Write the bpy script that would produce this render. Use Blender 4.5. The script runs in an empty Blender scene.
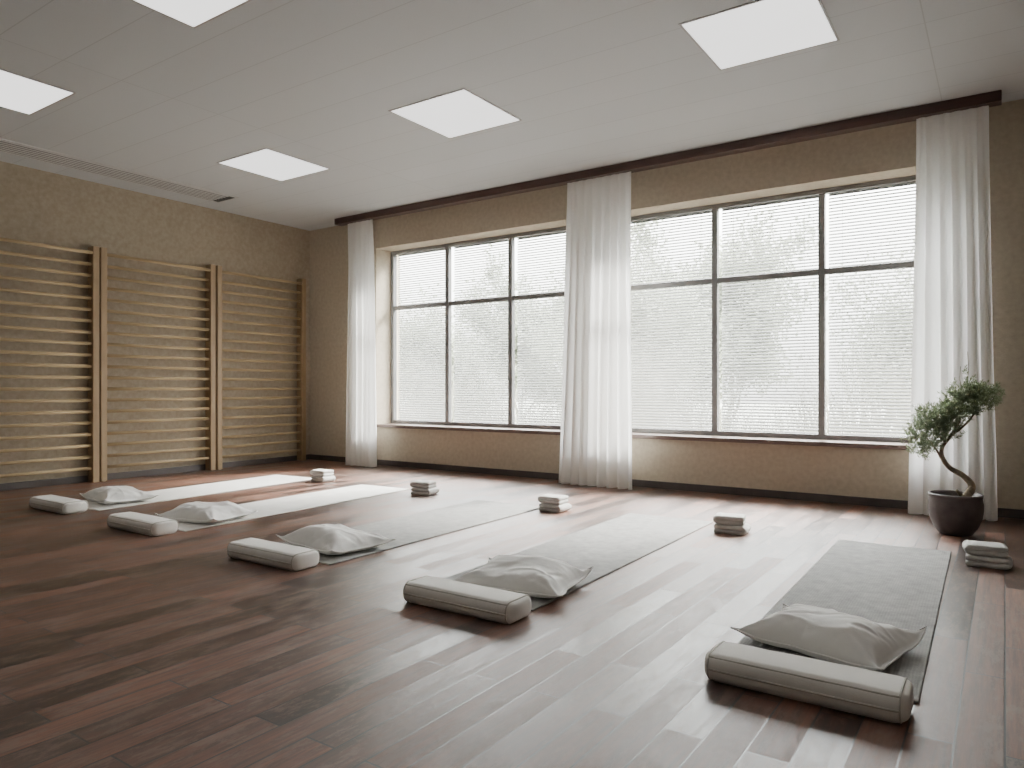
import bpy, bmesh, math, random
from mathutils import Vector, Matrix, noise
random.seed(7)
S=bpy.context.scene
COL=S.collection
# ---------------------------------------------------------------- materials
def new_mat(name):
    m=bpy.data.materials.new(name); m.use_nodes=True
    nt=m.node_tree; nt.nodes.clear()
    out=nt.nodes.new('ShaderNodeOutputMaterial')
    return m,nt,out
def N(nt,t,**kw):
    n=nt.nodes.new(t)
    for k,v in kw.items(): setattr(n,k,v)
    return n
def c4(c): return (c[0],c[1],c[2],1)
def ramp(nt,stops):
    r=N(nt,'ShaderNodeValToRGB')
    e=r.color_ramp.elements
    e[0].position=stops[0][0]; e[0].color=c4(stops[0][1])
    e[1].position=stops[-1][0]; e[1].color=c4(stops[-1][1])
    for p,c in stops[1:-1]:
        x=e.new(p); x.color=c4(c)
    return r
def mat_noise(name,c1,c2,scale=5,rough=.7,bump=.1,bscale=60,detail=6,stretch=(1,1,1),dist=.01,spec=.5,sheen=0):
    m,nt,out=new_mat(name); L=nt.links
    tc=N(nt,'ShaderNodeTexCoord'); mp=N(nt,'ShaderNodeMapping'); mp.inputs['Scale'].default_value=stretch
    L.new(tc.outputs['Object'],mp.inputs[0])
    n=N(nt,'ShaderNodeTexNoise'); n.inputs['Scale'].default_value=scale; n.inputs['Detail'].default_value=detail
    L.new(mp.outputs[0],n.inputs['Vector'])
    r=ramp(nt,[(.3,c1),(.7,c2)]); L.new(n.outputs['Fac'],r.inputs[0])
    p=N(nt,'ShaderNodeBsdfPrincipled'); p.inputs['Roughness'].default_value=rough
    p.inputs['Specular IOR Level'].default_value=spec
    p.inputs['Sheen Weight'].default_value=sheen
    L.new(r.outputs[0],p.inputs['Base Color'])
    n2=N(nt,'ShaderNodeTexNoise'); n2.inputs['Scale'].default_value=bscale; n2.inputs['Detail'].default_value=4
    L.new(mp.outputs[0],n2.inputs['Vector'])
    b=N(nt,'ShaderNodeBump'); b.inputs['Strength'].default_value=bump; b.inputs['Distance'].default_value=dist
    L.new(n2.outputs['Fac'],b.inputs['Height']); L.new(b.outputs[0],p.inputs['Normal'])
    L.new(p.outputs[0],out.inputs[0])
    return m

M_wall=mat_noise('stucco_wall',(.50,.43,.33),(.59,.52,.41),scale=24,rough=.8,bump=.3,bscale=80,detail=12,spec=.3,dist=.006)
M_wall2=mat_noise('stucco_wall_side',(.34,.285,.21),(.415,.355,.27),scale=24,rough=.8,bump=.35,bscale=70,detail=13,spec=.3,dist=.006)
M_plain=mat_noise('plain_wall',(.50,.465,.41),(.56,.52,.47),scale=2,rough=.8)
M_dark=mat_noise('dark_wood',(.055,.03,.026),(.095,.053,.043),scale=4,stretch=(.3,6,6),rough=.35,bump=.1)
M_base=mat_noise('baseboard_wood',(.06,.05,.047),(.09,.075,.07),scale=4,rough=.4)
M_sill=mat_noise('sill_wood',(.135,.092,.078),(.20,.14,.118),scale=4,stretch=(.4,6,6),rough=.3,bump=.1)
M_frame=mat_noise('window_frame',(.21,.21,.215),(.27,.27,.27),scale=4,rough=.22)
M_bar=mat_noise('pale_wood',(.38,.28,.15),(.50,.38,.22),scale=6,stretch=(3,.5,3),rough=.45,bump=.08)
M_post=mat_noise('post_wood',(.29,.20,.11),(.38,.27,.155),scale=6,stretch=(3,3,.4),rough=.5,bump=.08)
M_cush=mat_noise('bolster_canvas',(.89,.87,.81),(.94,.92,.87),scale=9,rough=.85,bump=.2,bscale=300,dist=.003,sheen=.3)
M_pipe=mat_noise('seam_piping',(.58,.555,.50),(.66,.635,.58),scale=9,rough=.9)
M_pil=mat_noise('pillow_linen',(.91,.90,.87),(.95,.94,.91),scale=7,rough=.85,bump=.2,bscale=260,dist=.003,sheen=.3)
M_towel=mat_noise('towel_terry',(.56,.55,.52),(.70,.69,.66),scale=14,rough=.95,bump=.6,bscale=220,dist=.005,sheen=.4)
M_matsun=mat_noise('sunlit_mat_foam',(.82,.80,.76),(.91,.89,.85),scale=7,rough=.55,bump=.5,bscale=160,detail=10,dist=.004)  # sunlight on the two far mats, put into a paler base colour
M_pot=mat_noise('pot_glaze',(.088,.074,.074),(.135,.115,.115),scale=12,rough=.55,bump=.15)
M_soil=mat_noise('soil',(.03,.02,.012),(.08,.055,.035),scale=30,rough=1,bump=1)
M_bark=mat_noise('bonsai_bark',(.18,.14,.10),(.38,.31,.22),scale=20,rough=.9,bump=.8,bscale=60)
M_vent=mat_noise('vent_metal',(.56,.56,.56),(.62,.62,.62),scale=5,rough=.5)
M_ventd=mat_noise('vent_dark',(.06,.06,.06),(.08,.08,.08),scale=5,rough=.8)
M_trim=mat_noise('lamp_trim',(.40,.39,.38),(.46,.45,.44),scale=5,rough=.4)
M_twig=mat_noise('pale_twigs',(.22,.21,.18),(.34,.32,.28),scale=5,rough=.9)
M_grass=mat_noise('dry_grass',(.26,.26,.22),(.37,.37,.32),scale=3,rough=.9)
M_grnd=mat_noise('pale_ground',(.26,.27,.23),(.36,.37,.32),scale=.7,rough=.9)

def mat_woven():
    m,nt,out=new_mat('yoga_mat_weave'); L=nt.links
    tc=N(nt,'ShaderNodeTexCoord')
    n=N(nt,'ShaderNodeTexNoise'); n.inputs['Scale'].default_value=12; n.inputs['Detail'].default_value=14; n.inputs['Roughness'].default_value=.8
    L.new(tc.outputs['Object'],n.inputs['Vector'])
    r=ramp(nt,[(.32,(.28,.278,.27)),(.68,(.53,.525,.51))]); L.new(n.outputs['Fac'],r.inputs[0])
    w1=N(nt,'ShaderNodeTexWave',bands_direction='X'); w1.inputs['Scale'].default_value=28; w1.inputs['Distortion'].default_value=1.2
    w2=N(nt,'ShaderNodeTexWave',bands_direction='Y'); w2.inputs['Scale'].default_value=28; w2.inputs['Distortion'].default_value=1.2
    L.new(tc.outputs['Object'],w1.inputs[0]); L.new(tc.outputs['Object'],w2.inputs[0])
    mu=N(nt,'ShaderNodeMath',operation='MULTIPLY'); L.new(w1.outputs['Fac'],mu.inputs[0]); L.new(w2.outputs['Fac'],mu.inputs[1])
    mr=N(nt,'ShaderNodeMapRange'); mr.inputs[3].default_value=.88; mr.inputs[4].default_value=1.1; L.new(mu.outputs[0],mr.inputs[0])
    mx=N(nt,'ShaderNodeVectorMath',operation='SCALE'); L.new(r.outputs[0],mx.inputs[0]); L.new(mr.outputs[0],mx.inputs['Scale'])
    p=N(nt,'ShaderNodeBsdfPrincipled'); p.inputs['Roughness'].default_value=.8; p.inputs['Specular IOR Level'].default_value=.2
    L.new(mx.outputs[0],p.inputs['Base Color'])
    b=N(nt,'ShaderNodeBump'); b.inputs['Strength'].default_value=.4; b.inputs['Distance'].default_value=.003
    L.new(mu.outputs[0],b.inputs['Height']); L.new(b.outputs[0],p.inputs['Normal']); L.new(p.outputs[0],out.inputs[0]); return m
M_mat=mat_woven()
def mat_leaf(name,c1,c2,sc=25):
    m,nt,out=new_mat(name); L=nt.links
    oi=N(nt,'ShaderNodeTexCoord'); n=N(nt,'ShaderNodeTexNoise'); n.inputs['Scale'].default_value=sc
    L.new(oi.outputs['Object'],n.inputs['Vector'])
    r=ramp(nt,[(.3,c1),(.7,c2)]); L.new(n.outputs['Fac'],r.inputs[0])
    p=N(nt,'ShaderNodeBsdfPrincipled'); p.inputs['Roughness'].default_value=.5
    L.new(r.outputs[0],p.inputs['Base Color'])
    t=N(nt,'ShaderNodeBsdfTranslucent'); L.new(r.outputs[0],t.inputs['Color'])
    mx=N(nt,'ShaderNodeMixShader'); mx.inputs[0].default_value=.4
    L.new(p.outputs[0],mx.inputs[1]); L.new(t.outputs[0],mx.inputs[2]); L.new(mx.outputs[0],out.inputs[0])
    return m
M_leaf=mat_leaf('bonsai_leaf',(.21,.27,.15),(.41,.47,.31))
M_oleaf=mat_leaf('garden_leaf',(.20,.22,.17),(.34,.36,.29),2)
def mat_curtain():
    m,nt,out=new_mat('sheer_curtain'); L=nt.links
    tc=N(nt,'ShaderNodeTexCoord'); w=N(nt,'ShaderNodeTexNoise'); w.inputs['Scale'].default_value=90
    L.new(tc.outputs['Object'],w.inputs['Vector'])
    r=ramp(nt,[(.3,(.95,.95,.945)),(.7,(.98,.98,.975))]); L.new(w.outputs['Fac'],r.inputs[0])
    d=N(nt,'ShaderNodeBsdfDiffuse'); t=N(nt,'ShaderNodeBsdfTranslucent')
    L.new(r.outputs[0],d.inputs[0]); L.new(r.outputs[0],t.inputs[0])
    a=N(nt,'ShaderNodeMixShader'); a.inputs[0].default_value=.45
    L.new(d.outputs[0],a.inputs[1]); L.new(t.outputs[0],a.inputs[2])
    L.new(a.outputs[0],out.inputs[0])
    return m
M_curt=mat_curtain()
def mat_blind():
    m,nt,out=new_mat('blind_slat'); L=nt.links
    tc=N(nt,'ShaderNodeTexCoord'); w=N(nt,'ShaderNodeTexNoise'); w.inputs['Scale'].default_value=3
    L.new(tc.outputs['Object'],w.inputs['Vector'])
    r=ramp(nt,[(.3,(.44,.44,.435)),(.7,(.48,.48,.475))]); L.new(w.outputs['Fac'],r.inputs[0])
    d=N(nt,'ShaderNodeBsdfDiffuse'); t=N(nt,'ShaderNodeBsdfTranslucent')
    L.new(r.outputs[0],d.inputs[0]); L.new(r.outputs[0],t.inputs[0])
    a=N(nt,'ShaderNodeMixShader'); a.inputs[0].default_value=.05
    L.new(d.outputs[0],a.inputs[1]); L.new(t.outputs[0],a.inputs[2]); L.new(a.outputs[0],out.inputs[0])
    return m
M_blind=mat_blind()
def mat_glass():
    m,nt,out=new_mat('window_glass'); L=nt.links
    t=N(nt,'ShaderNodeBsdfTransparent'); t.inputs[0].default_value=(.97,.98,.97,1)
    g=N(nt,'ShaderNodeBsdfGlossy'); g.inputs['Roughness'].default_value=.02
    a=N(nt,'ShaderNodeMixShader'); a.inputs[0].default_value=.06
    L.new(t.outputs[0],a.inputs[1]); L.new(g.outputs[0],a.inputs[2]); L.new(a.outputs[0],out.inputs[0])
    return m
M_glass=mat_glass()
def mat_emit(name,c,s):
    m,nt,out=new_mat(name); L=nt.links
    tc=N(nt,'ShaderNodeTexCoord'); w=N(nt,'ShaderNodeTexNoise'); w.inputs['Scale'].default_value=2
    L.new(tc.outputs['Object'],w.inputs['Vector'])
    r=ramp(nt,[(.3,tuple(x*.97 for x in c)),(.7,c)]); L.new(w.outputs['Fac'],r.inputs[0])
    e=N(nt,'ShaderNodeEmission'); e.inputs[1].default_value=s
    L.new(r.outputs[0],e.inputs[0]); L.new(e.outputs[0],out.inputs[0]); return m
M_lamp=mat_emit('lamp_diffuser',(1,.98,.95),2.0)
def mat_ceiling():
    m,nt,out=new_mat('ceiling_panels'); L=nt.links
    tc=N(nt,'ShaderNodeTexCoord'); mp=N(nt,'ShaderNodeMapping'); mp.inputs['Location'].default_value=(.4,.03,0)
    L.new(tc.outputs['Object'],mp.inputs[0])
    b=N(nt,'ShaderNodeTexBrick'); b.offset=.0; b.inputs['Scale'].default_value=1
    b.inputs['Brick Width'].default_value=4.84; b.inputs['Row Height'].default_value=.3875
    b.inputs['Mortar Size'].default_value=.0045; b.inputs['Mortar Smooth'].default_value=.4
    b.inputs['Color1'].default_value=(.57,.59,.60,1); b.inputs['Color2'].default_value=(.585,.605,.615,1)
    b.inputs['Mortar'].default_value=(.47,.485,.49,1)
    L.new(mp.outputs[0],b.inputs['Vector'])
    p=N(nt,'ShaderNodeBsdfPrincipled'); p.inputs['Roughness'].default_value=.6
    L.new(b.outputs['Color'],p.inputs['Base Color'])
    n=N(nt,'ShaderNodeTexNoise'); n.inputs['Scale'].default_value=120; L.new(tc.outputs['Object'],n.inputs['Vector'])
    bp=N(nt,'ShaderNodeBump'); bp.inputs['Strength'].default_value=.15; bp.inputs['Distance'].default_value=.01
    L.new(n.outputs['Fac'],bp.inputs['Height']); L.new(bp.outputs[0],p.inputs['Normal'])
    L.new(p.outputs[0],out.inputs[0]); return m
M_ceil=mat_ceiling()
def mat_floor():
    m,nt,out=new_mat('wood_planks'); L=nt.links
    tc=N(nt,'ShaderNodeTexCoord'); mp=N(nt,'ShaderNodeMapping'); mp.inputs['Rotation'].default_value=(0,0,math.pi/2)
    L.new(tc.outputs['Object'],mp.inputs[0])
    def brick(c1,c2,mo,bias=0,ms=.003):
        b=N(nt,'ShaderNodeTexBrick'); b.offset=.37; b.offset_frequency=2; b.inputs['Scale'].default_value=1
        b.inputs['Brick Width'].default_value=1.0; b.inputs['Row Height'].default_value=.118
        b.inputs['Mortar Size'].default_value=ms; b.inputs['Mortar Smooth'].default_value=.1
        b.inputs['Color1'].default_value=c4(c1); b.inputs['Color2'].default_value=c4(c2)
        b.inputs['Mortar'].default_value=c4(mo); b.inputs['Bias'].default_value=bias
        L.new(mp.outputs[0],b.inputs['Vector']); return b
    b=brick((.040,.015,.009),(.205,.082,.046),(.010,.006,.005),-.05)
    bid=brick((0,0,0),(1,1,1),(0,0,0))
    off=N(nt,'ShaderNodeVectorMath',operation='MULTIPLY_ADD'); L.new(bid.outputs['Color'],off.inputs[0]); off.inputs[1].default_value=(7,13,5); L.new(tc.outputs['Object'],off.inputs[2])
    g=N(nt,'ShaderNodeMapping'); g.inputs['Scale'].default_value=(30,1.7,1)
    L.new(off.outputs[0],g.inputs[0])
    n=N(nt,'ShaderNodeTexNoise'); n.inputs['Scale'].default_value=1.6; n.inputs['Detail'].default_value=10; n.inputs['Roughness'].default_value=.7
    L.new(g.outputs[0],n.inputs['Vector'])
    gr=ramp(nt,[(.34,(.42,.40,.38)),(.66,(1.45,1.4,1.35))]); L.new(n.outputs['Fac'],gr.inputs[0])
    mu=N(nt,'ShaderNodeMix',data_type='RGBA',blend_type='MULTIPLY'); mu.inputs[0].default_value=1
    L.new(b.outputs['Color'],mu.inputs[6]); L.new(gr.outputs[0],mu.inputs[7])
    w=N(nt,'ShaderNodeMapping'); w.inputs['Scale'].default_value=(8,2.4,1); L.new(off.outputs[0],w.inputs[0])
    wn=N(nt,'ShaderNodeTexNoise'); wn.inputs['Scale'].default_value=2.2; wn.inputs['Detail'].default_value=15; wn.inputs['Roughness'].default_value=.8
    L.new(w.outputs[0],wn.inputs['Vector'])
    wr=ramp(nt,[(.50,(0,0,0)),(.57,(.6,.6,.6))]); L.new(wn.outputs['Fac'],wr.inputs[0])
    mx=N(nt,'ShaderNodeMix',data_type='RGBA'); L.new(wr.outputs[0],mx.inputs[0])
    L.new(mu.outputs[2],mx.inputs[6]); mx.inputs[7].default_value=(.23,.155,.115,1)
    mj=N(nt,'ShaderNodeMix',data_type='RGBA'); L.new(b.outputs['Fac'],mj.inputs[0]); L.new(mx.outputs[2],mj.inputs[6]); mj.inputs[7].default_value=(.010,.007,.006,1)
    p=N(nt,'ShaderNodeBsdfPrincipled'); L.new(mj.outputs[2],p.inputs['Base Color'])
    p.inputs['IOR'].default_value=2.0
    # roughness differs mostly from board to board, slightly with wear and grain
    s1=N(nt,'ShaderNodeMath',operation='MULTIPLY_ADD'); L.new(bid.outputs['Color'],s1.inputs[0]); s1.inputs[1].default_value=.20; s1.inputs[2].default_value=.30
    s2=N(nt,'ShaderNodeMath',operation='MULTIPLY_ADD'); L.new(wr.outputs[0],s2.inputs[0]); s2.inputs[1].default_value=.12; L.new(s1.outputs[0],s2.inputs[2])
    s3=N(nt,'ShaderNodeMath',operation='MULTIPLY_ADD'); L.new(n.outputs['Fac'],s3.inputs[0]); s3.inputs[1].default_value=.14; L.new(s2.outputs[0],s3.inputs[2])
    s4=N(nt,'ShaderNodeMath',operation='SUBTRACT'); L.new(s3.outputs[0],s4.inputs[0]); s4.inputs[1].default_value=.04
    L.new(s4.outputs[0],p.inputs['Roughness'])
    h1=N(nt,'ShaderNodeMath',operation='MULTIPLY_ADD'); L.new(b.outputs['Fac'],h1.inputs[0]); h1.inputs[1].default_value=-1.0
    ms=N(nt,'ShaderNodeMath',operation='MULTIPLY'); ms.inputs[1].default_value=.28
    L.new(wn.outputs['Fac'],ms.inputs[0]); L.new(ms.outputs[0],h1.inputs[2])
    bp=N(nt,'ShaderNodeBump'); bp.inputs['Strength'].default_value=.5; bp.inputs['Distance'].default_value=.004
    L.new(h1.outputs[0],bp.inputs['Height']); L.new(bp.outputs[0],p.inputs['Normal'])
    L.new(p.outputs[0],out.inputs[0]); return m
M_floor=mat_floor()

# ---------------------------------------------------------------- geometry helpers
def mk(name,bm,mat,smooth=False,parent=None,loc=None):
    me=bpy.data.meshes.new(name)
    bmesh.ops.recalc_face_normals(bm,faces=bm.faces)
    bm.to_mesh(me); bm.free()
    if smooth:
        for p in me.polygons: p.use_smooth=True
    me.materials.append(mat)
    o=bpy.data.objects.new(name,me); COL.objects.link(o)
    if loc: o.location=loc
    if parent: o.parent=parent
    return o
def add_box(bm,x0,x1,y0,y1,z0,z1,bev=0,seg=2):
    r=bmesh.ops.create_cube(bm,size=1)
    vs=r['verts']
    for v in vs:
        v.co=Vector(((x0+x1)/2+v.co.x*(x1-x0),(y0+y1)/2+v.co.y*(y1-y0),(z0+z1)/2+v.co.z*(z1-z0)))
    if bev>0:
        es=list({e for v in vs for e in v.link_edges})
        bmesh.ops.bevel(bm,geom=es,offset=bev,segments=seg,affect='EDGES',profile=.5)
def box(name,x0,x1,y0,y1,z0,z1,mat,bev=0,parent=None,seg=2):
    bm=bmesh.new(); add_box(bm,x0,x1,y0,y1,z0,z1,bev,seg); return mk(name,bm,mat,False,parent)
def add_tube(bm,pts,rad,n=8,closed=False,cap=True):
    pts=[Vector(p) for p in pts]; m=len(pts)
    if not hasattr(rad,'__len__'): rad=[rad]*m
    rings=[]; prev=None
    for i,p in enumerate(pts):
        if closed: t=pts[(i+1)%m]-pts[i-1]
        else: t=pts[min(i+1,m-1)]-pts[max(i-1,0)]
        t.normalize()
        if prev is None:
            a=Vector((0,0,1)) if abs(t.z)<.9 else Vector((1,0,0))
            u=t.cross(a).normalized()
        else:
            u=(prev-t*prev.dot(t)).normalized()
        prev=u; w=t.cross(u)
        rings.append([bm.verts.new(p+(u*math.cos(k*2*math.pi/n)+w*math.sin(k*2*math.pi/n))*rad[i]) for k in range(n)])
    for i in range(m if closed else m-1):
        a=rings[i]; b=rings[(i+1)%m]
        for k in range(n):
            bm.faces.new((a[k],a[(k+1)%n],b[(k+1)%n],b[k]))
    if cap and not closed:
        bm.faces.new(rings[0]); bm.faces.new(rings[-1][::-1])
def empty(name,loc):
    e=bpy.data.objects.new(name,None); e.location=loc; e.empty_display_size=.1; COL.objects.link(e); return e
def tag(o,label,cat,group=None):
    o['label']=label; o['category']=cat
    if group: o['group']=group
def struct(o,label=None):
    o['kind']='structure'
    if label: o['label']=label
def copy_thing(src,kids,loc,rotz=0,delta=None):
    c=src.copy(); c.location=loc; c.rotation_euler=(0,0,rotz); COL.objects.link(c)
    for k in kids:
        kc=k.copy(); kc.parent=c; COL.objects.link(kc)
    return c

# ---------------------------------------------------------------- room
XL,XR,YW,YF,ZC=-8.07,2.6,6.75,-2.6,3.21
WIN=[(-6.77,-3.87),(-3.37,-.39)]
Z0,Z1=.53,2.82
o=box('floor',XL-.2,XR+.2,YF-.2,YW+.45,-.12,0,M_floor); struct(o,'worn red-brown wooden plank floor')
o=box('ceiling',XL-.2,XR+.2,YF-.2,YW+.45,ZC,ZC+.15,M_ceil); struct(o,'white panelled ceiling')
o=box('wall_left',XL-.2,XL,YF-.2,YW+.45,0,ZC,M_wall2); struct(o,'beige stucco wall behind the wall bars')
o=box('wall_right',XR,XR+.2,YF-.2,YW+.45,0,ZC,M_plain); struct(o,'beige wall')
o=box('wall_front',XL,XR,YF-.2,YF,0,ZC,M_plain); struct(o,'beige wall')
bm=bmesh.new(); Y2=YW+.45
add_box(bm,XL,XR,YW,Y2,0,.49)
add_box(bm,XL,XR,YW,Y2,Z1,ZC)
xs=[XL,WIN[0][0],WIN[0][1],WIN[1][0],WIN[1][1],XR]
for a,b in ((0,1),(2,3),(4,5)): add_box(bm,xs[a],xs[b],YW,Y2,.49,Z1)
o=mk('wall_back',bm,M_wall); struct(o,'beige stucco wall with two deep window openings')
o=box('baseboard_back',XL+.016,XR,YW-.016,YW,0,.07,M_base,.003); struct(o)
o=box('baseboard_left',XL,XL+.016,YF,YW,0,.07,M_base,.003); struct(o)

for wi,(a,b) in enumerate(WIN):
    f=.05; yf0,yf1=YW+.27,YW+.335
    bm=bmesh.new()
    add_box(bm,a,b,yf0,yf1,Z0,Z0+.045,.004); add_box(bm,a,b,yf0,yf1,Z1-.045,Z1,.004)
    add_box(bm,a,a+f,yf0,yf1,Z0+.045,Z1-.045,.004); add_box(bm,b-f,b,yf0,yf1,Z0+.045,Z1-.045,.004)
    w=(b-a)/3
    for k in (1,2): add_box(bm,a+w*k-.029,a+w*k+.029,yf0,yf1,Z0+.045,Z1-.045,.006)
    for k in range(3):
        add_box(bm,a+w*k+(f if k==0 else .029),a+w*(k+1)-(f if k==2 else .029),yf0+.005,yf1-.005,2.035,2.09,.006)
    o=mk('window_%d'%(wi+1),bm,M_frame); struct(o,'wide grey metal-framed window divided into six lights')
    g=box('glass_pane',a+.001,b-.001,YW+.40,YW+.408,Z0,Z1-.001,M_glass,parent=o)
    s=box('trim_%d'%(wi+1),a,b,YW-.035,yf0+.06,.49,Z0,M_sill,.006); struct(s,'reddish dark wooden window sill')
    for k in range(3):
        bm=bmesh.new()
        x0=a+w*k+.045; x1=a+w*(k+1)-.045
        yb=YW+.368
        z=Z0+.05; th=math.radians(42); hw=.0160
        while z<Z1-.05:
            dy=hw*math.cos(th); dz=hw*math.sin(th)
            p=[(-dy,-dz),(0,.0018),(dy,dz)]
            va=[bm.verts.new((x0,yb+q[0],z+q[1])) for q in p]; vb=[bm.verts.new((x1,yb+q[0],z+q[1])) for q in p]
            for i in range(2): bm.faces.new((va[i],va[i+1],vb[i+1],vb[i]))
            z+=.0300
        sl=mk('slats',bm,M_blind,False)
        e=empty('window_blind',(0,0,0)); sl.parent=e
        hr=box('head_rail',x0,x1,yb-.016,yb+.016,Z1-.04,Z1-.008,M_blind,.003,parent=e)
        br=box('bottom_rail',x0,x1,yb-.014,yb+.014,Z0+.012,Z0+.03,M_blind,.003,parent=e)
        bm=bmesh.new()
        for xx in (x0+.12,x1-.12): add_tube(bm,[(xx,yb-.017,Z0+.03),(xx,yb-.017,Z1-.04)],.0012,4)
        cd=mk('ladder_cord',bm,M_blind,parent=e)
        cx=(x0+x1)/2; e.location=(cx,yb,Z1)
        for c in (sl,hr,br,cd): c.location=(-cx,-yb,-Z1)
        tag(e,'pale grey horizontal venetian blind with narrow tilted slats behind window frame','blind','window blinds')

o=box('curtain_rail',-7.22,-.02,6.44,6.56,3.13,ZC,M_dark,.006)
tag(o,'long dark wooden curtain rail fixed under the ceiling','curtain rail')

def curtain(x0t,x1t,x0b,x1b,folds,seed,label):
    bm=bmesh.new(); nu=folds*18; nv=44; rows=[]
    rnd=random.Random(seed); ph=rnd.random()*6
    for j in range(nv+1):
        t=j/nv; z=3.128*(1-t)+.004*t
        x0=x0t+(x0b-x0t)*t**1.6; x1=x1t+(x1b-x1t)*t**1.6
        row=[]
        for i in range(nu+1):
            s=i/nu
            s2=s+.07*noise.noise(Vector((s*3.2+seed*2.3,t*.7,0)))
            wv=math.sin(s2*folds*2*math.pi+ph+.25*math.sin(t*2+s*5))
            amp=(.006+.018*min(1,t*6)+.022*t)*(.8+.9*noise.noise(Vector((s*5+seed,t*.8,0))) )
            fine=.004*noise.noise(Vector((s*26,t*.6,seed)))
            y=6.50+amp*wv+fine
            x=x0+(x1-x0)*s+.008*math.cos(s2*folds*2*math.pi+ph)*(.2+1.2*t)
            x+=.012*t*noise.noise(Vector((t*2,s*3,seed+9)))
            row.append(bm.verts.new((x,y,z)))
        rows.append(row)
    for j in range(nv):
        for i in range(nu):
            bm.faces.new((rows[j][i],rows[j][i+1],rows[j+1][i+1],rows[j+1][i]))
    o=mk('curtain',bm,M_curt,True); tag(o,label,'curtain','sheer curtains on the rail')
curtain(-7.04,-6.58,-7.08,-6.55,6,1,'narrow white sheer curtain hanging near the corner of the room')
curtain(-3.75,-3.03,-3.86,-3.01,8,2,'white sheer curtain hanging full length between the two windows')
curtain(-.58,-.10,-.63,-.05,6,3,'white sheer curtain hanging full length behind the bonsai')

# ---------------------------------------------------------------- ceiling lights
LW=.385
def lamp(loc):
    e=empty('ceiling_light',loc); ks=[]
    bm=bmesh.new(); t=.014
    add_box(bm,-LW,LW,-LW,-LW+t,-.005,0,.001); add_box(bm,-LW,LW,LW-t,LW,-.005,0,.001)
    add_box(bm,-LW,-LW+t,-LW+t,LW-t,-.005,0,.001); add_box(bm,LW-t,LW,-LW+t,LW-t,-.005,0,.001)
    f=mk('frame',bm,M_trim,parent=e); ks.append(f)
    d=box('diffuser',-LW+t,LW-t,-LW+t,LW-t,-.004,0,M_lamp,parent=e); ks.append(d)
    return e,ks
l0,lk=lamp((-1.25,4.56,ZC)); L_all=[l0]
for p in ((-3.67,4.56),(-5.99,4.57),(-6.12,2.22),(-3.72,2.16),(-1.25,2.18),(-3.70,-.2),(-1.25,-.2),(1.2,2.18)):  # last four are out of view, added along the grid as fill light
    L_all.append(copy_thing(l0,lk,(p[0],p[1],ZC)))
for l in L_all: tag(l,'square glowing white ceiling light panel with thin frame','ceiling light','ceiling light panels')

# vent
e=empty('ceiling_vent',(-7.53,2.6,ZC))
bm=bmesh.new()
y0,y1=-2.5,2.5
add_box(bm,-.20,-.175,y0,y1,-.008,0); add_box(bm,.175,.20,y0,y1,-.008,0)
add_box(bm,-.175,.175,y1-.02,y1,-.008,0); add_box(bm,-.175,.175,y0,y0+.02,-.008,0)
mk('frame',bm,M_vent,parent=e)
bm=bmesh.new()
for i in range(6):
    x=-.1417+i*.0567; add_box(bm,x-.018,x+.018,y0+.02,y1-.10,-.0045,-.003)
mk('grille',bm,M_vent,parent=e)
box('duct_opening',-.175,.175,y0+.02,y1-.02,-.003,0,M_ventd,parent=e)
tag(e,'long pale slotted ventilation grille set in the ceiling','ceiling vent')

# ---------------------------------------------------------------- wall bars
def wallbars(y0,y1):
    e=empty('wall_bars',(XL,(y0+y1)/2,0)); ks=[]
    h=(y1-y0)/2; H=2.5
    for s in (-1,1):
        yy=s*(h-.033)
        bm=bmesh.new(); add_box(bm,.018,.135,yy-.033,yy+.033,.0,H,.006)
        ks.append(mk('post',bm,M_post,parent=e))
    n=20
    for i in range(n):
        z=.15+i*(2.43-.15)/(n-1)
        bm=bmesh.new(); x=.085 if i<n-1 else .115
        add_tube(bm,[(x,-h+.05,z),(x,0,z),(x,h-.05,z)],.0175,12)
        ks.append(mk('rung',bm,M_bar,True,parent=e))
    return e,ks
w0,wk=wallbars(3.85,5.20)
W=[w0]
for yc in (4.525-1.365,4.525+1.375): W.append(copy_thing(w0,wk,(XL,yc,0)))
for w in W: tag(w,'pale wooden gymnastic wall bars ladder mounted on stucco wall','wall bars','gymnastic wall bars')

# ---------------------------------------------------------------- mats, bolsters, pillows, towels
def mat_obj(m_):
    bm=bmesh.new(); add_box(bm,-.315,.315,-1.25,1.25,0,.009,.003); return mk('yoga_mat',bm,m_)
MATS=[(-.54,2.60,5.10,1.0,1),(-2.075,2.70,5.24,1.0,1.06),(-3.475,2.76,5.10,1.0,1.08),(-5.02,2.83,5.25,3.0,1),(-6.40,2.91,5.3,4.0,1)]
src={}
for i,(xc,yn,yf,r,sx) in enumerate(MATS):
    key='w' if i>2 else 'g'  # last two mats get the colour with sunlight painted in
    if key not in src: m=mat_obj(M_matsun if i>2 else M_mat); src[key]=m
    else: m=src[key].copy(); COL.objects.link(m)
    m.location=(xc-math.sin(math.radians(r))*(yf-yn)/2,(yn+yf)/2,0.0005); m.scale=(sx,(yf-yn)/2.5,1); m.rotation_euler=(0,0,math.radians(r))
    tag(m,('yoga mat with sunlight painted into its pale colour, unrolled on wooden floor' if i>2 else 'light grey textured yoga mat unrolled on wooden floor'),'yoga mat','yoga mats')

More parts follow.
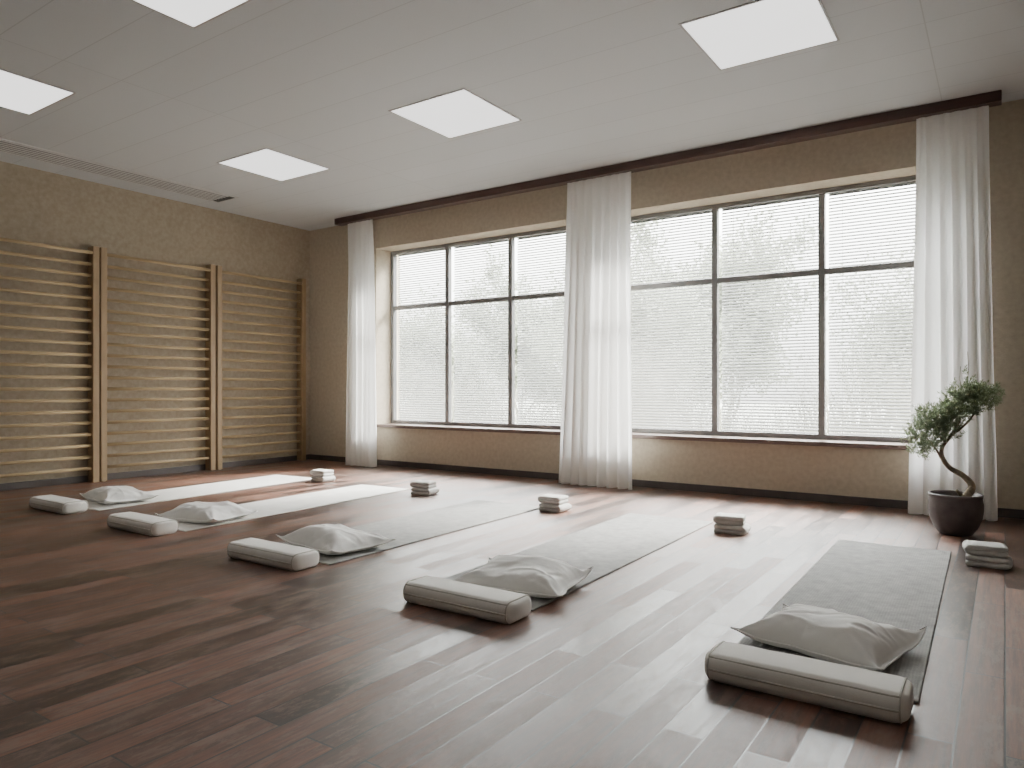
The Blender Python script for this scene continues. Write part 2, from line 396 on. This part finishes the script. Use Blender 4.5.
def rrect(hw,hh,r,n=6):
    pts=[]
    for cx,cy,a0 in ((hw-r,hh-r,0),(-hw+r,hh-r,90),(-hw+r,-hh+r,180),(hw-r,-hh+r,270)):
        for k in range(n+1):
            a=math.radians(a0+90*k/n); pts.append((cx+r*math.cos(a),cy+r*math.sin(a)))
    return pts
def bolster():
    hl,hw,hh=.310,.099,.047
    e=empty('yoga_bolster',(0,0,0))
    prof=rrect(hw,hh,.038,8); bm=bmesh.new(); rings=[]
    xs=[(-hl,.68),(-hl+.004,.79),(-hl+.012,.89),(-hl+.024,.96),(-hl+.042,1.0)]
    for k in range(1,20): xs.append((-hl+.05+(2*hl-.10)*k/20,1.0+.009*math.sin(k*.9)))
    xs+= [(-a,s) for a,s in xs[:5][::-1]]
    for x,s in xs:
        rings.append([bm.verts.new((x,p[0]*s,hh+p[1]*s)) for p in prof])
    for a,b in zip(rings,rings[1:]):
        for k in range(len(prof)): bm.faces.new((a[k],a[(k+1)%len(prof)],b[(k+1)%len(prof)],b[k]))
    bm.faces.new(rings[0]); bm.faces.new(rings[-1][::-1])
    for v in bm.verts:
        if v.co.z<.004: v.co.z=.0005
    body=mk('cushion_body',bm,M_cush,True,parent=e)
    bm=bmesh.new()
    for sx in (-1,1):
        x=sx*(hl-.021); add_tube(bm,[(x,p[0]*.957,hh+p[1]*.957) for p in prof],.0032,6,closed=True)
    for sy in (-1,1):
        for zz,yy in ((.0840,.085),(.046,.0995)):
            add_tube(bm,[(-hl+.020+ (2*hl-.040)*k/24,sy*(yy-(.004 if k in (0,24) else 0)),zz) for k in range(25)],.0034,6)
    pp=mk('seam_piping',bm,M_pipe,True,parent=e)
    return e,[body,pp]
b0,bk=bolster()
BP=[(-.545,2.49,0),(-2.02,2.575,0),(-3.48,2.64,0),(-5.01,2.71,0),(-6.41,2.77,0)]
for i,(x,y,r) in enumerate(BP):
    if i==0: b=b0; b.location=(x,y,0)
    else: b=copy_thing(b0,bk,(x,y,0),math.radians(r))
    tag(b,'cream canvas yoga bolster with piped seams at end of mat','yoga bolster','yoga bolsters')

def pillow(seed,loc,rz,lift=0,hw=.285,hd=.215,th=.082):
    bm=bmesh.new(); nu,nv=80,60; top=[];bot=[]
    rnd=random.Random(seed*17)
    cw=[rnd.uniform(-1,1) for _ in range(8)]
    corner=[rnd.uniform(.0,.015)+lift*rnd.random() for _ in range(4)]
    cox=[rnd.uniform(-.02,.006) for _ in range(4)]; coy=[rnd.uniform(-.02,.006) for _ in range(4)]
    zs=-th*.36; CX,CY=.08,.11
    ox,oy=rnd.uniform(-.12,.12),rnd.uniform(-.1,.12)
    def base(u,v):
        q=(1 if u>0 else 0)+(2 if v>0 else 0); k=(abs(u)*abs(v))**3
        x=hw*u*(1-CX*(1-v*v))+.012*noise.noise(Vector((v*2.5,seed,u)))*abs(u)
        y=hd*v*(1-CY*(1-u*u))+.012*noise.noise(Vector((u*2.5,v,seed+5)))*abs(v)
        x+=math.copysign(cox[q]*k,u) ; y+=math.copysign(coy[q]*k,v)
        return x,y,corner[q]*(abs(u)*abs(v))**4
    for side in (0,1):
        rows=[]
        for j in range(nv+1):
            v=-1+2*j/nv; row=[]
            for i in range(nu+1):
                u=-1+2*i/nu
                if side==1 and (i in (0,nu) or j in (0,nv)):
                    row.append(top[j][i]); continue
                x,y,cl=base(u,v)
                # loose flat flange near the short ends, stuffed body inside
                uu=min(1,abs(u)*1.07)
                f=max(0,(1-uu**3.2)*(1-abs(v)**3.2))**.56
                asym=1+.2*(u*ox*4+v*oy*4)
                ang=math.atan2(1.04-abs(v),1.04-abs(u)); rad=math.hypot(abs(u)-1,abs(v)-1)
                q=(1 if u>0 else 0)+(2 if v>0 else 0)
                wr=.012*math.sin(ang*10+cw[q]*5+2*noise.noise(Vector((u*2,v*2,seed))))*math.exp(-rad*2.8)*min(1,rad*4)
                ed=math.exp(-(1-max(abs(u),abs(v)))*6)
                wr+=.010*ed*noise.noise(Vector((u*7,v*7,seed)))
                wr+=.028*noise.noise(Vector((u*1.1+seed*3.1,v*1.0,side)))
                for c_,(aa,bb,fr) in enumerate(((.8,1.6,1.0),(-1.2,.9,1.2),(1.5,-.3,.9))):
                    nn=noise.noise(Vector((u*aa*fr+v*bb*.5+seed*2.1,v*bb*fr-u*.4+c_*7.3,seed*1.7+c_)))
                    wr+=(.005,-.006,.004)[c_]*math.exp(-(nn*8)**2)
                wr*=min(1,f*2)
                if side==0: z=th*1.08*f*asym+wr+cl
                else: z=-th*.42*f**.6+cl+.2*wr
                row.append(bm.verts.new((x,y,z)))
            rows.append(row)
        if side==0: top=rows
        else: bot=rows
        for j in range(nv):
            for i in range(nu):
                q4=(rows[j][i],rows[j][i+1],rows[j+1][i+1],rows[j+1][i])
                bm.faces.new(q4 if side==0 else q4[::-1])
    for v in bm.verts: v.co.z=max(v.co.z,zs)-zs
    e=empty('pillow',loc); e.rotation_euler=(0,0,rz)
    b=mk('pillow_case',bm,M_pil,True,parent=e)
    bm=bmesh.new(); pts=[]
    def edge(u,v):
        x,y,c=base(u,v); return (x,y,c-zs)
    n=20
    for k in range(n): pts.append(edge(-1+2*k/n,-1))
    for k in range(n): pts.append(edge(1,-1+2*k/n))
    for k in range(n): pts.append(edge(1-2*k/n,1))
    for k in range(n): pts.append(edge(-1,1-2*k/n))
    add_tube(bm,pts,.0035,6,closed=True)
    mk('edge_seam',bm,M_pil,True,parent=e)
    tag(e,'plump off-white linen pillow with creases resting on yoga mat','pillow','linen pillows')
ZM=.0105
pillow(1,(-.56,2.965,ZM),math.radians(-13),.05,.275)
pillow(2,(-1.99,3.0,ZM),math.radians(8),.05)
pillow(3,(-3.45,3.08,ZM),math.radians(-8),.03,.295)
pillow(4,(-4.98,3.18,ZM),math.radians(12),.05)
pillow(5,(-6.43,3.27,ZM),math.radians(-6),.03)

def towel_mesh(seed):
    bm=bmesh.new(); T=.0166; hl=.112; hd=.078
    path=[]; n=2
    for i in range(n):
        z=T+i*2*T*.90; d=1 if i%2==0 else -1
        for k in range(9): path.append((d*(-hl+.018+(2*hl-.036)*k/8),z))
        if i<n-1:
            for k in range(1,7):
                a=-math.pi/2+math.pi*k/7
                path.append((d*(hl-.018+math.cos(a)*.015),z+T*.90+math.sin(a)*T*.90))
    rows=[];ny=18
    for j in range(ny+1):
        yy=-math.cos(math.pi*j/ny); y=hd*yy; up=[];dn=[]
        s0=max(.78,(1-abs(yy)**10)**.5)
        for k,(x,z) in enumerate(path):
            t=Vector((path[min(k+1,len(path)-1)][0]-path[max(k-1,0)][0],path[min(k+1,len(path)-1)][1]-path[max(k-1,0)][1])).normalized()
            nn=Vector((-t.y,t.x)); s=T*1.0*s0
            if k==0 or k==len(path)-1: s*=.8
            w=.0035*noise.noise(Vector((x*12+seed,y*12,z*20)))
            yo=y+.008*noise.noise(Vector((seed,z*40,x*9)))*(abs(yy))
            up.append(bm.verts.new((x+nn.x*s,yo,z+nn.y*s+w))); dn.append(bm.verts.new((x-nn.x*s,yo,max(0,z-nn.y*s+w))))
        rows.append((up,dn))
    m=len(path)
    for j in range(ny):
        (u0,d0),(u1,d1)=rows[j],rows[j+1]
        for k in range(m-1):
            bm.faces.new((u0[k],u0[k+1],u1[k+1],u1[k])); bm.faces.new((d0[k+1],d0[k],d1[k],d1[k+1]))
        bm.faces.new((u0[0],u1[0],d1[0],d0[0])); bm.faces.new((u0[-1],d0[-1],d1[-1],u1[-1]))
    for j in (0,ny):
        u,d=rows[j]
        for k in range(m-1): bm.faces.new((u[k],d[k],d[k+1],u[k+1]))
    return bm
TP=[(-.09,4.86,0),(-1.57,4.97,4),(-3.04,5.04,-5),(-4.52,5.13,6),(-6.04,5.22,-3)]
t0=None
for i,(x,y,r) in enumerate(TP):
    for k in range(2):
        if t0 is None: t=mk('folded_towel',towel_mesh(1),M_towel,True); t0=t
        else: t=t0.copy(); COL.objects.link(t)
        t.location=(x+(.008 if k else 0),y,.0005+k*.0625); t.rotation_euler=(0,0,math.radians(r+(7 if k else 0)+(180 if k else 0)))
        t.scale=(1,1,.98) if k==0 else (.94,.95,.98)
        tag(t,'thick folded grey-white terry towel stacked beside a yoga mat','towel','folded towel stacks')

# ---------------------------------------------------------------- bonsai
B=empty('bonsai',(-.28,5.78,0))
prof=[(0,0),(.085,0),(.10,.008),(.130,.05),(.155,.11),(.164,.17),(.164,.215),(.157,.25),(.161,.262),(.165,.275),(.157,.28),(.148,.272),(.140,.24),(0,.24)]
bm=bmesh.new(); n=40; rings=[]
for r,z in prof:
    if r==0: rings.append([bm.verts.new((0,0,z))])
    else: rings.append([bm.verts.new((r*math.cos(2*math.pi*k/n),r*math.sin(2*math.pi*k/n),z)) for k in range(n)])
for a,b in zip(rings,rings[1:]):
    for k in range(n):
        if len(a)==1: bm.faces.new((a[0],b[(k+1)%n],b[k]))
        elif len(b)==1: bm.faces.new((a[k],a[(k+1)%n],b[0]))
        else: bm.faces.new((a[k],a[(k+1)%n],b[(k+1)%n],b[k]))
mk('pot',bm,M_pot,True,parent=B)['label']='dark round matte ceramic pot'
bm=bmesh.new(); rings=[[bm.verts.new((0,0,.262))]]
for r in (.05,.1,.139):
    rings.append([bm.verts.new((r*math.cos(2*math.pi*k/24),r*math.sin(2*math.pi*k/24),.262-.02*r/.148+.006*noise.noise(Vector((k,r*30,0))))) for k in range(24)])
for a,b in zip(rings,rings[1:]):
    for k in range(24):
        if len(a)==1: bm.faces.new((a[0],b[k],b[(k+1)%24]))
        else: bm.faces.new((a[k],b[k],b[(k+1)%24],a[(k+1)%24]))
mk('soil',bm,M_soil,True,parent=B)
RX,RY=.80,.58
def P(s,z,d=0): return (s*RX-d*RY,s*RY+d*RX,z)
def smooth_path(pts,k=6):
    P_=[Vector(p) for p in pts]; out=[]
    for i in range(len(P_)-1):
        p0=P_[max(i-1,0)];p1=P_[i];p2=P_[i+1];p3=P_[min(i+2,len(P_)-1)]
        for j in range(k):
            t=j/k
            out.append(.5*((2*p1)+(p2-p0)*t+(2*p0-5*p1+4*p2-p3)*t*t+(3*p1-p0-3*p2+p3)*t**3))
    out.append(P_[-1]); return out
bm=bmesh.new()
def limb(pts,r0,r1,n=9):
    sp=smooth_path(pts); m=len(sp)
    add_tube(bm,sp,[r0+(r1-r0)*(i/(m-1))**.7 for i in range(m)],n)
limb([P(.06,.24),P(.11,.30),P(.115,.345,.01),P(.06,.40,.01),P(-.04,.455),P(-.10,.53,-.01),P(-.09,.60,0),P(-.02,.68,.01),P(.03,.78)],.030,.009)
limb([P(-.10,.52),P(-.14,.57,-.02),P(-.18,.62,-.02),P(-.22,.68)],.010,.004,7)
limb([P(-.07,.63),P(-.13,.70,.02),P(-.15,.78,.03)],.009,.004,7)
limb([P(-.02,.68),P(.06,.76,-.03),P(.13,.84,-.02),P(.2,.90)],.010,.004,7)
limb([P(.03,.76),P(.05,.86,.02),P(.08,.94,.02),P(.09,1.04,.01),P(.10,1.14,.01),P(.085,1.25)],.006,.0016,6)
limb([P(.05,.90,.02),P(.06,.98,.02),P(.045,1.06,.02),P(.05,1.15,.02)],.004,.0014,6)
limb([P(.05,.245),P(.0,.30,-.02),P(.03,.28,.0),P(.10,.25,.03)],.011,.006,7)
mk('trunk',bm,M_bark,True,parent=B)
bm=bmesh.new(); rnd=random.Random(5)
clumps=[((-.20,.68,0),(.13,.10,.12),200),((-.13,.78,.03),(.13,.09,.11),190),((-.24,.60,0),(.09,.07,.08),90),((-.08,.72,-.03),(.09,.08,.08),80),((-.03,.82,0),(.11,.07,.1),130),((.04,.87,0),(.11,.07,.1),110),((.12,.91,-.02),(.13,.08,.12),180),((.20,.95,0),(.10,.065,.09),120),((.04,.96,0),(.10,.06,.07),80),((.08,1.05,.01),(.03,.09,.03),12)]
for (s,z,d),(rs,rzz,rd),cnt in clumps:
    for _ in range(cnt):
        while True:
            a=Vector((rnd.uniform(-1,1),rnd.uniform(-1,1),rnd.uniform(-1,1)))
            if a.length<1: break
        p=Vector(P(s+a.x*rs,z+a.z*rzz,d+a.y*rd))
        ax=(Vector(P(a.x+.3,a.z+1.0,a.y))+Vector((rnd.gauss(0,.4),rnd.gauss(0,.4),rnd.gauss(0,.35)))).normalized()
        L_=rnd.uniform(.03,.062)
        for k in range(17):
            q=p+ax*L_*(k/16)
            dr=(ax*1.1+Vector((rnd.gauss(0,.7),rnd.gauss(0,.7),rnd.gauss(0,.7)))).normalized()
            sd=dr.cross(Vector((rnd.gauss(0,1),rnd.gauss(0,1),rnd.gauss(0,1)))).normalized()
            l=rnd.uniform(.016,.028)*(1.15-.4*k/16); w=l*.12
            v=[bm.verts.new(q),bm.verts.new(q+dr*l*.5+sd*w),bm.verts.new(q+dr*l),bm.verts.new(q+dr*l*.5-sd*w)]
            bm.faces.new(v)
mk('foliage',bm,M_leaf,parent=B)
tag(B,'small bonsai tree with curved trunk in dark round pot','bonsai')

# ---------------------------------------------------------------- outside
o=box('exterior_ground',-60,40,YW+.5,60,-.5,-.3,M_grnd); struct(o,'pale ground outside the windows')
def tree(x,y,seed,H,nleaf,ls):
    e=empty('garden_tree',(x,y,-.3))
    bm=bmesh.new(); bl=bmesh.new(); rnd=random.Random(seed); tips=[]
    def br(p,d,l,r,lev):
        pts=[p];q=p.copy();dd=d.copy()
        for k in range(4):
            dd=(dd+Vector((rnd.gauss(0,.16),rnd.gauss(0,.16),rnd.gauss(.02,.1)))).normalized(); q=q+dd*l/4; pts.append(q.copy())
        add_tube(bm,pts,[r*(1-.17*k) for k in range(5)],4,cap=False)
        if lev<=1: tips.extend(pts[1:])
        if lev>0:
            for k in range(4):
                i=rnd.randint(1,4)
                nd=(dd+Vector((rnd.gauss(0,.5),rnd.gauss(0,.5),rnd.gauss(.1,.4)))).normalized()
                br(pts[i],nd,l*rnd.uniform(.5,.72),r*.5,lev-1)
    for _ in range(7):
        a=rnd.uniform(0,6.28)
        br(Vector((rnd.gauss(0,.1),rnd.gauss(0,.1),0)),Vector((math.cos(a)*.25,math.sin(a)*.25,1)).normalized(),H*rnd.uniform(.3,.5),.006*H+.01,3)
    for _ in range(nleaf):
        p=rnd.choice(tips)+Vector([max(-.45,min(.45,rnd.gauss(0,.2))) for _c in range(3)])
        dr=Vector((rnd.gauss(0,1),rnd.gauss(0,1),rnd.gauss(0,1))).normalized()
        sd=dr.cross(Vector((rnd.gauss(0,1),rnd.gauss(0,1),rnd.gauss(0,1)))).normalized()
        l=rnd.uniform(.6,1.2)*ls
        bl.faces.new([bl.verts.new(p),bl.verts.new(p+dr*l*.5+sd*l*.3),bl.verts.new(p+dr*l),bl.verts.new(p+dr*l*.5-sd*l*.3)])
    mk('branches',bm,M_twig,parent=e); mk('leaves',bl,M_oleaf,parent=e)
    tag(e,'leafy garden tree standing outside the window','tree','trees outside the windows')
for k,(x,y,H) in enumerate([(-16.6,13.8,4.4),(-11.2,13.2,4.5),(-6.0,14.0,4.5),(-.9,13.2,4.4),
                            (-26,22,7.0),(-16.4,24.5,7.2),(-7.0,21.5,7.0),(2.6,23,7)]):
    tree(x,y,20+k,H,26000,.09 if H<6 else .17)
bm=bmesh.new(); rnd=random.Random(3)
for _ in range(4500):
    cx=rnd.uniform(-17,2.5); y=rnd.uniform(8.8,10.6)
    dens=noise.noise(Vector((cx*.55,y*.5,2)))
    h=max(.4,1.5+1.3*dens+rnd.gauss(0,.25))
    a=rnd.uniform(0,6.28); ln=rnd.uniform(.1,.5)*h; w=.009
    pr=None
    for k in range(4):
        t=k/3; c=Vector((cx+math.cos(a)*ln*t*t,y+math.sin(a)*ln*t*t,-.3+h*t*(1-.12*t))); ww=w*(1-t*.85)
        cur=(bm.verts.new(c-Vector((ww,0,0))),bm.verts.new(c+Vector((ww,0,0))))
        if pr: bm.faces.new((pr[0],pr[1],cur[1],cur[0]))
        pr=cur
o=mk('tall_grass',bm,M_grass); tag(o,'tall dry ornamental grass growing outside the windows','grass'); o['kind']='stuff'

# ---------------------------------------------------------------- light
w=bpy.data.worlds.new('World'); S.world=w; w.use_nodes=True
nt=w.node_tree; nt.nodes.clear()
out=nt.nodes.new('ShaderNodeOutputWorld'); bg=nt.nodes.new('ShaderNodeBackground')
tc=nt.nodes.new('ShaderNodeTexCoord'); sp=nt.nodes.new('ShaderNodeSeparateXYZ'); nt.links.new(tc.outputs['Generated'],sp.inputs[0])
# overcast-type sky: zenith several times brighter than the horizon
r=ramp(nt,[(0,(.155,.155,.15)),(.3,(.165,.165,.16)),(.5,(.34,.34,.335)),(1,(1.0,1.0,1.0))])
mr=nt.nodes.new('ShaderNodeMapRange'); mr.inputs[1].default_value=-.3; mr.inputs[2].default_value=.7
nt.links.new(sp.outputs['Z'],mr.inputs[0]); nt.links.new(mr.outputs[0],r.inputs[0]); nt.links.new(r.outputs[0],bg.inputs[0])
bg.inputs[1].default_value=46.0
nt.links.new(bg.outputs[0],out.inputs[0])
sd=bpy.data.lights.new('sun','SUN'); sd.energy=24; sd.angle=math.radians(13); sd.color=(1,.965,.91)
so=bpy.data.objects.new('sun',sd); COL.objects.link(so)
so.rotation_euler=Vector((-.45,-1,-.9)).to_track_quat('-Z','Y').to_euler()
so.location=(0,12,8)

# ---------------------------------------------------------------- camera
cd=bpy.data.cameras.new('camera'); cam=bpy.data.objects.new('camera',cd); COL.objects.link(cam)
cd.sensor_width=36; cd.lens=720/1024*36; cd.shift_y=4/1024; cd.clip_start=.05
cam.location=(0,0,1.0); cam.rotation_euler=(math.pi/2,0,math.radians(34.4))
S.camera=cam
